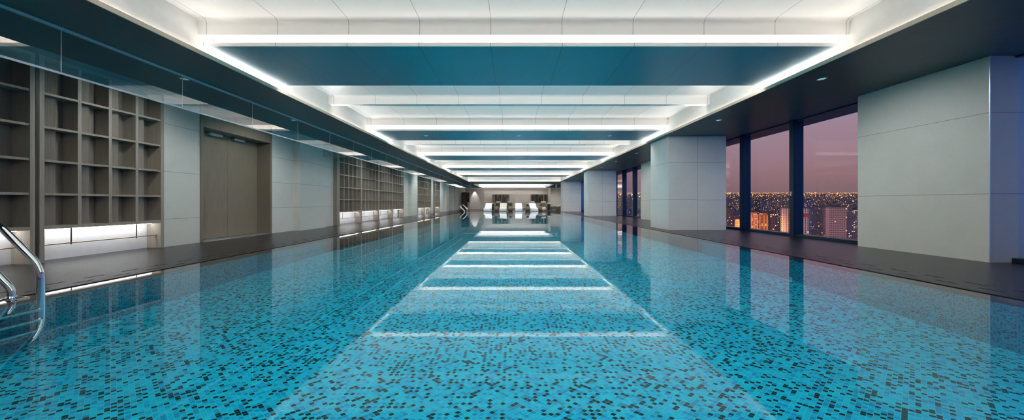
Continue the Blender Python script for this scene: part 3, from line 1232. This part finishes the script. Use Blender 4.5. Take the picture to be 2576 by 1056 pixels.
# black side cabinets with folded white towels
for x, w_, wl in ((-2.80, 'left', .85), (5.02, 'right', .55)):
    b = MB().box(-.20, .20, -.25, .25, 0, .80)
    t = thing('side_cabinet', 'black side cabinet at the %s end of the lounge chairs' % w_, 'cabinet', (x, 43.2, 0), 0, 'black side cabinets')
    b.build('body', M['black'], t, bevel=.008)
    b = MB().box(-.18, .18, -.262, -.25, .06, .76)
    dd = b.build('door', M['black'], t, bevel=.003)
    MB().box(.12, .14, -.275, -.262, .38, .46).build('handle', M['steel'], dd)
    b = MB()
    for k in range(3):
        b.box(-.19 + .01 * k, .19 - .01 * k, -.2, .2, k * .055, k * .055 + .05)
    o = b.build('folded_towel', M['towel_white'], None, bevel=.02)
    o.location = (x, 43.2, .802)
    tag(o, 'stack of folded white towels on the %s black side cabinet' % w_, 'towel', 'towel stacks on the side cabinets')
b = MB().box(-.25, .25, -.15, .15, 0, .10)
o = b.build('folded_towel', M['blue_cup'], None, bevel=.03)
o.location = (3.42, 41.75, .462)
tag(o, 'folded pale blue towel on the seat of a chair behind the turned lounger', 'towel')
o.location = (2.75, 41.75, .462)

# pedestal side table
t = thing('side_table', 'slim dark pedestal table right of the lounge chairs', 'table', (4.87, 40.3, 0))
MB().lathe([(.24, .67), (.26, .675), (.26, .695), (.24, .70)], n=28).build('tabletop', M['oak_dark'], t)
MB().tube([(0, 0, .02), (0, 0, .675)], .025, 12).build('pole', M['oak_dark'], t, smooth=True)
MB().lathe([(.27, 0), (.27, .015), (.05, .03)], n=28).build('base', M['oak_dark'], t)

# striped day beds seen side on
def daybed(loc, label):
    t = thing('day_bed', label, 'day bed', loc, 0, 'striped day beds')
    b = MB().prism([(0, .08), (0, .46), (.95, .50), (1.75, .86), (1.75, .08)], 'y', -.38, .38)
    b.build('body', M['stripe'], t, bevel=.02)
    b = MB()
    for x in (.08, 1.65):
        for y in (-.30, .30):
            b.box(x - .03, x + .03, y - .03, y + .03, 0, .08)
    b.build('leg', M['oak_dark'], t)
    b = MB().prism([(.03, .465), (.03, .50), (.95, .54), (1.70, .88), (1.73, .855), (.97, .505)], 'y', -.34, .34)
    b.build('cushion', M['towel'], t)
    return t


db = daybed((5.10, 41.6, 0), 'olive striped day bed, farther of the two beside the column')
dup(db, (5.62, 40.0, 0), 0, 'olive striped day bed, nearer of the two beside the column')

# bronzed wall screens
def screen(x0, x1, seed, label):
    t = thing('wall_screen', label, 'wall screen', (x0, 47.22, .98), 0, 'lattice screens on the lounge wall')
    w, h = x1 - x0, 1.24
    b = MB()
    b.box(0, .05, -.06, .06, 0, h)
    b.box(w - .05, w, -.06, .06, 0, h)
    b.box(0, w, -.06, .06, h - .04, h)
    b.box(0, w, -.06, .06, 0, .04)
    b.box(w * .33, w * .33 + .05, -.06, .06, 0, h + .03)
    b.box(w * .66, w * .66 + .05, -.06, .06, 0, h + .03)
    b.build('frame', M['screen'], t)
    r2 = random.Random(seed)
    b = MB()
    for k in range(20):
        xx = r2.uniform(.05, w - .12)
        ww = r2.choice((.04, .07, .11))
        b.box(xx, xx + ww, -.03, .02, .02, h - .02)
    for k in range(13):
        z = .06 + k * .09
        a_ = r2.uniform(.0, .4) * w
        e_ = min(w, a_ + r2.uniform(.3, .8) * w)
        b.box(a_, e_, -.035, .0, z, z + .035)
    for k in range(3):
        xx = r2.uniform(.05, w - .5)
        b.box(xx, xx + .35, .0, .02, .04, h * r2.uniform(.5, .8))
    b.build('lattice', M['screen'], t)


screen(-3.13, -.54, 3, 'bronze lattice screen on the lounge wall, behind the two left lounge chairs')
screen(2.74, 5.25, 9, 'bronze lattice screen on the lounge wall, behind the two right lounge chairs')

# tall cabinet and counter in the far left corner
t = thing('tall_cabinet', 'dark oak tall cabinet in the far left corner behind the ladder', 'cabinet', (-7.10, 43.0, 0))
MB().box(0, .72, 0, .6, 0, 2.42).build('body', M['oak_dark'], t, bevel=.006)
b = MB()
b.box(.72, .76, 0, .6, 0, 2.38)
b.box(1.02, 1.06, 0, .6, 0, 2.38)
b.box(.76, 1.02, 0, .6, 2.34, 2.38)
b.box(.76, 1.02, .57, .6, 0, 2.34)
b.build('open_side', M['oak_dark'], t)
MB().box(.76, 1.02, 0, .57, 1.72, 1.75).build('shelf', M['beige'], t)
b = MB().box(.02, .70, -.02, 0, .08, 2.38)
dd = b.build('door', M['oak_dark'], t, bevel=.003)
MB().box(.64, .66, -.04, -.02, 1.0, 1.3).build('handle', M['steel'], dd)
t = thing('counter', 'low pale oak counter standing in front of the tall cabinet', 'counter', (-6.20, 42.4, 0))
MB().box(0, .28, 0, .5, 0, 1.04).build('body', M['beige'], t, bevel=.006)
MB().box(-.02, .30, -.02, .52, 1.04, 1.07).build('worktop', M['oak_dark'], t, bevel=.003)

# ================================================================ the city outside
def px2w(px, y, d):
    """point at forward distance d that lies in the direction of a picture position"""
    return ((px - 1290) * d / FPX, d, EYE - (y - 510) * d / FPX)


def ground_z(y):
    P = [(60, -115), (800, -108), (1500, -86), (2200, -25), (3000, 52), (4200, 128), (5200, 140)]
    for (a0, z0), (a1, z1) in zip(P, P[1:]):
        if y <= a1:
            return z0 + (z1 - z0) * (y - a0) / (a1 - a0)
    return P[-1][1]


a = N('night_ground')
v, x, y, z = a.pos()
g1 = a.noise(a.scaled(v, (.012, .012, .012)), 1.0, 6, .6)
c = a.mix(g1, (.05, .032, .026), (.26, .15, .11))
M['ground'] = a.bsdf(c, .9)
b = MB()
ys = [60, 800, 1500, 2200, 3000, 4200, 5200]
b.add([(20, y, ground_z(y)) for y in ys] + [(9000, y, ground_z(y)) for y in ys], [(i, i + 7, i + 8, i + 1) for i in range(6)])
b.build('terrain', M['ground'], kind='structure')


def facade(name, wallc, frac, warm, cw=3.2, chh=3.1, ww=.30, hh=.28, glow=1.4, pane=(.03, .03, .035), piers=None):
    """object-space window grid, a share of the windows lit"""
    a = N(name)
    v, x, y, z = a.obj()
    g = a.n('ShaderNodeNewGeometry')
    tc_ = a.n('ShaderNodeTexCoord')
    sn = a.n('ShaderNodeSeparateXYZ')
    a.l(tc_.outputs['Normal'], sn.inputs[0])
    isx = a.math('GREATER_THAN', a.math('ABSOLUTE', sn.outputs[0]), .5)
    side = a.math('ADD', a.math('MULTIPLY', isx, y), a.math('MULTIPLY', a.math('SUBTRACT', 1.0, isx), x))
    roof = a.math('GREATER_THAN', sn.outputs[2], .5)
    U = a.math('DIVIDE', side, cw)
    V = a.math('DIVIDE', z, chh)
    mu = a.math('LESS_THAN', a.math('ABSOLUTE', a.math('SUBTRACT', a.math('FRACT', U), .5)), ww)
    mv = a.math('LESS_THAN', a.math('ABSOLUTE', a.math('SUBTRACT', a.math('FRACT', V), .5)), hh)
    win = a.math('MULTIPLY', a.math('MULTIPLY', mu, mv), a.math('SUBTRACT', 1.0, roof))
    oi = a.n('ShaderNodeObjectInfo')
    cell = a.comb(a.math('ADD', a.math('FLOOR', U), a.math('MULTIPLY', isx, 37.0)), a.math('FLOOR', V), a.math('MULTIPLY', oi.outputs['Random'], 91.0))
    wn_ = a.n('ShaderNodeTexWhiteNoise', noise_dimensions='3D')
    a.l(cell, wn_.inputs['Vector'])
    lit = a.math('MULTIPLY', win, a.math('LESS_THAN', wn_.outputs['Value'], frac))
    nz = a.noise(v, .12, 4)
    wc = a.mix(nz, tuple(k * .8 for k in wallc), tuple(min(1, k * 1.2) for k in wallc))
    c = a.mix(win, wc, pane)
    ec = a.mix(wn_.outputs['Color'], warm, (1.0, .75, .5))
    return a.bsdf(c, .8, 0, None, .3, warm, a.math('MULTIPLY', lit, glow))


F1 = facade('facade_pink_office', (.52, .31, .23), .02, (1, .6, .3), 1.25, 2.1, .34, .22, .8, (.13, .07, .06))
F2 = facade('facade_pale_tower', (.60, .47, .38), .015, (1, .7, .45), 1.9, 2.4, .20, .40, .8, (.12, .09, .08))
F3 = facade('facade_orange_flats', (.60, .27, .11), .20, (1, .50, .16), 2.0, 2.0, .28, .26, 1.0, (.16, .08, .05))
F4 = facade('facade_dim_flats', (.24, .15, .13), .16, (1, .50, .18), 2.6, 2.6, .22, .22, 1.6)
F5 = facade('facade_grey_flats', (.34, .25, .23), .12, (1, .70, .42), 2.6, 2.6, .22, .22, 1.5)
M['roof_dark'] = plain('dark_roof', (.10, .075, .07), .9)
M['red_band'] = plain('red_roof_band', (.42, .05, .03), .7)


placed = []


def building(px0, px1, ytop, d, depth, mat, label, turn=0, group='city buildings outside the windows', extras=None, near_name='tower_block'):
    """an upright block whose front is turned to the pool hall"""
    X0, _, Z = px2w((px0 + px1) / 2, ytop, d)
    ang = -math.atan2(X0, d) + turn
    w = (px1 - px0) * d / FPX / math.sqrt(1 + (X0 / d) ** 2) * 1.0
    gz = ground_z(d)
    placed.append((X0, d + depth / 2, max(w, depth) * .75 + 3))
    t = thing(near_name, label, 'building', (X0, d, gz), ang, group)
    h = Z - gz
    MB().box(-w / 2, w / 2, 0, depth, 0, h).build('walls', mat, t)
    b = MB()
    b.box(-w / 2 - .3, w / 2 + .3, -.3, depth + .3, h, h + 1.0)
    b.box(-w * .2, w * .25, depth * .3, depth * .7, h + 1.0, h + 4.0)
    b.build('roof', M['roof_dark'], t)
    return t, w, h


t, w, h = building(2076, 2131, 522, 300, 16, F1, 'pinkish office tower with rows of small windows, large in the right window', math.radians(9))
b = MB()
for k in range(8):
    b.box(w * -.30, w * -.22, -.7, 0, h * .70 + k * 3.0 - 20, h * .70 + k * 3.0 - 18.5)
b.build('balcony', M['roof_dark'], t)
b = MB().box(-w / 2, -w * .32, -.5, 0, 0, h)
b.build('corner_pier', plain('pink_render', (.50, .31, .24), .8), t)
t, w, h = building(1963, 2034, 524, 330, 20, F2, 'pale tower with a red band near its roof beside the middle mullion', math.radians(-6))
MB().box(-w * .22, w * .5, -.5, .1, h - 9, h - 5).build('roof_band', M['red_band'], t)
t, w, h = building(1884, 1905, 534, 420, 16, F3, 'orange-lit apartment block leftmost in the middle window', math.radians(5), near_name='apartment_block')
b = MB()
for k in (-.32, .1, .42):
    b.box(w * k, w * k + 1.6, -.8, 0, 0, h - 3)
b.build('lit_bay', plain('warm_glow_render', (.80, .42, .18), .7), t)  # orange glow of the lit bays is painted into their colour
t, w, h = building(1909, 1930, 536, 430, 16, F3, 'orange-lit apartment block second from the left in the middle window', math.radians(-4), near_name='apartment_block')
b = MB()
for k in (-.5, .05, .40):
    b.box(w * k, w * k + 1.8, -.8, 0, 0, h - 3)
b.build('lit_bay', plain('warm_glow_render', (.85, .40, .15), .7), t)  # glow again put into the bay colour
t, w, h = building(1933, 1952, 535, 450, 16, F4, 'dark brown apartment block with warm windows beside the pale tower', math.radians(4), near_name='apartment_block')
building(1848, 1866, 552, 360, 14, F3, 'small orange brick block low in the left window', 0, near_name='apartment_block')
building(1830, 1846, 523, 520, 16, F4, 'dim apartment block at the left edge of the left window', math.radians(8), near_name='apartment_block')
building(1868, 1888, 512, 620, 16, F5, 'grey apartment block behind the first mullion', math.radians(-5), near_name='apartment_block')
building(2020, 2045, 503, 900, 22, F5, 'pale group of towers standing behind the office tower', 0)
building(2089, 2112, 510, 1000, 24, F5, 'wide pale block above the roof of the office tower', math.radians(10))
building(2134, 2160, 527, 700, 40, F5, 'long low hall beside the office tower', 0, near_name='hall')
building(1896, 1912, 506, 1050, 20, F4, 'distant dark apartment block above the orange flats', 0, near_name='apartment_block')
building(1915, 1924, 504, 980, 16, F5, 'slim lit tower in the distance above the orange flats', 0)
building(1555, 1563, 540, 420, 16, F4, 'dark block low in the first distant window gap', 0, near_name='apartment_block')
building(1580, 1592, 533, 420, 16, F4, 'dark block low in the second distant window gap', 0, near_name='apartment_block')
building(1600, 1614, 536, 400, 16, F3, 'orange block low in the distant window beside the stone pier', 0, near_name='apartment_block')
r3 = random.Random(21)
cand = []
while len(cand) < 48:
    d = r3.uniform(760, 2300)
    wi = r3.choice((0, 1, 1, 2, 2, 3))
    px = r3.uniform(*((1828, 1862), (1888, 1988), (2022, 2156), (1552, 1612))[wi])
    hh = r3.uniform(14, 46)
    wpx = r3.uniform(12, 34) * FPX / d
    x = (px - 1290) * d / FPX
    if any(math.hypot(x - c_[5], d - c_[0]) < 75 for c_ in cand) or any(math.hypot(x - p_[0], d - p_[1]) < 90 for p_ in placed):
        continue
    cand.append((d, px, wi, hh, wpx, x, r3.uniform(12, 26), r3.choice((0, 1, 0)), r3.uniform(-.4, .4)))
WN = ('left pane', 'middle pane', 'right pane', 'narrow distant panes')
NUM = ['leftmost', 'second', 'third', 'fourth', 'fifth', 'sixth', 'seventh', 'eighth', 'ninth', 'tenth', 'eleventh', 'twelfth', 'thirteenth', 'fourteenth',
       'fifteenth', 'sixteenth', 'seventeenth', 'eighteenth', 'nineteenth', 'twentieth', 'last but one', 'last', 'last', 'last']
for wi in range(4):
    for q, c_ in enumerate(sorted([c for c in cand if c[2] == wi], key=lambda c: c[1])):
        d, px, _, hh, wpx, x, dep, ft, tn = c_
        yt = 510 - (ground_z(d) + hh - EYE) * FPX / d
        building(px - wpx / 2, px + wpx / 2, yt, d, dep, (F4, F5)[ft],
                 '%s distant block of flats, %s of its kind in the %s' % (('brown', 'grey')[ft], NUM[q], WN[wi]), tn, 'distant blocks of flats', near_name='block_of_flats')

# thousands of street and window lights, too many to count
LB, LIDX, LMATS = MB(), [], []


def lights(mat, count, seed, size, dmin, dmax, pw=1.0):
    r4 = random.Random(seed)
    LMATS.append(mat)
    for k in range(count):
        d = dmin + (dmax - dmin) * (r4.random() ** pw)
        px = r4.uniform(1500, 2300)
        x = (px - 1290) * d / FPX
        z = ground_z(d) + r4.uniform(3, 16)
        q = r4.choice((.6, .8, 1, 1, 1.5, 2.2))
        if any(abs(x - p_[0]) < p_[2] and abs(d - p_[1]) < p_[2] for p_ in placed):
            continue
        s = .72 * size * d / 1000 * q
        LB.add([(x + s, d, z), (x - s, d, z), (x, d + s, z), (x, d - s, z), (x, d, z + s), (x, d, z - s)],
               [(0, 2, 4), (2, 1, 4), (1, 3, 4), (3, 0, 4), (2, 0, 5), (1, 2, 5), (3, 1, 5), (0, 3, 5)])
        LIDX.extend([len(LMATS) - 1] * 8)


lights(emitter('sodium_light', (1, .34, .04), 2.6), 2200, 5, .62, 1500, 4600, .75)
lights(emitter('warm_light', (1, .58, .22), 2.6), 1300, 6, .58, 700, 4600, .8)
lights(emitter('street_light', (1, .38, .07), 3.0), 420, 8, 1.1, 330, 1400)
lights(emitter('cool_light', (1, .85, .80), 6), 130, 11, .9, 500, 3500)
lights(emitter('red_light', (1, .06, .05), 4), 80, 12, .8, 900, 3500)
o = LB.build('city_lights', LMATS[0])
for m_ in LMATS[1:]:
    o.data.materials.append(m_)
o.data.polygons.foreach_set('material_index', LIDX)
tag(o, 'orange, white and red street lights scattered over the night city to the horizon', 'city lights', None, 'stuff')
# fill spots added to wash the nearer fronts, turned away from the pool hall
for k, (px, y, d, d2, e, c) in enumerate(((1905, 590, 330, 425, 2.4e5, (1, .42, .14)), (2100, 570, 220, 300, 0.6e5, (1, .58, .45)), (1998, 570, 250, 330, 0.6e5, (1, .62, .42)),
                                          (2150, 590, 480, 600, 3e5, (1, .5, .12)), (1856, 590, 290, 360, .5e5, (1, .4, .14)))):
    ld = bpy.data.lights.new('street_glow_fill', 'SPOT')
    ld.energy = e
    ld.color = c
    ld.spot_size = math.radians(100)
    ld.spot_blend = .8
    ld.shadow_soft_size = 3
    lo = bpy.data.objects.new('street_glow_fill', ld)
    lo.location = px2w(px, y, d)
    dv = Vector(px2w(px, 540, d2)) - Vector(lo.location)
    lo.rotation_euler = dv.to_track_quat('-Z', 'Y').to_euler()
    COL.objects.link(lo)
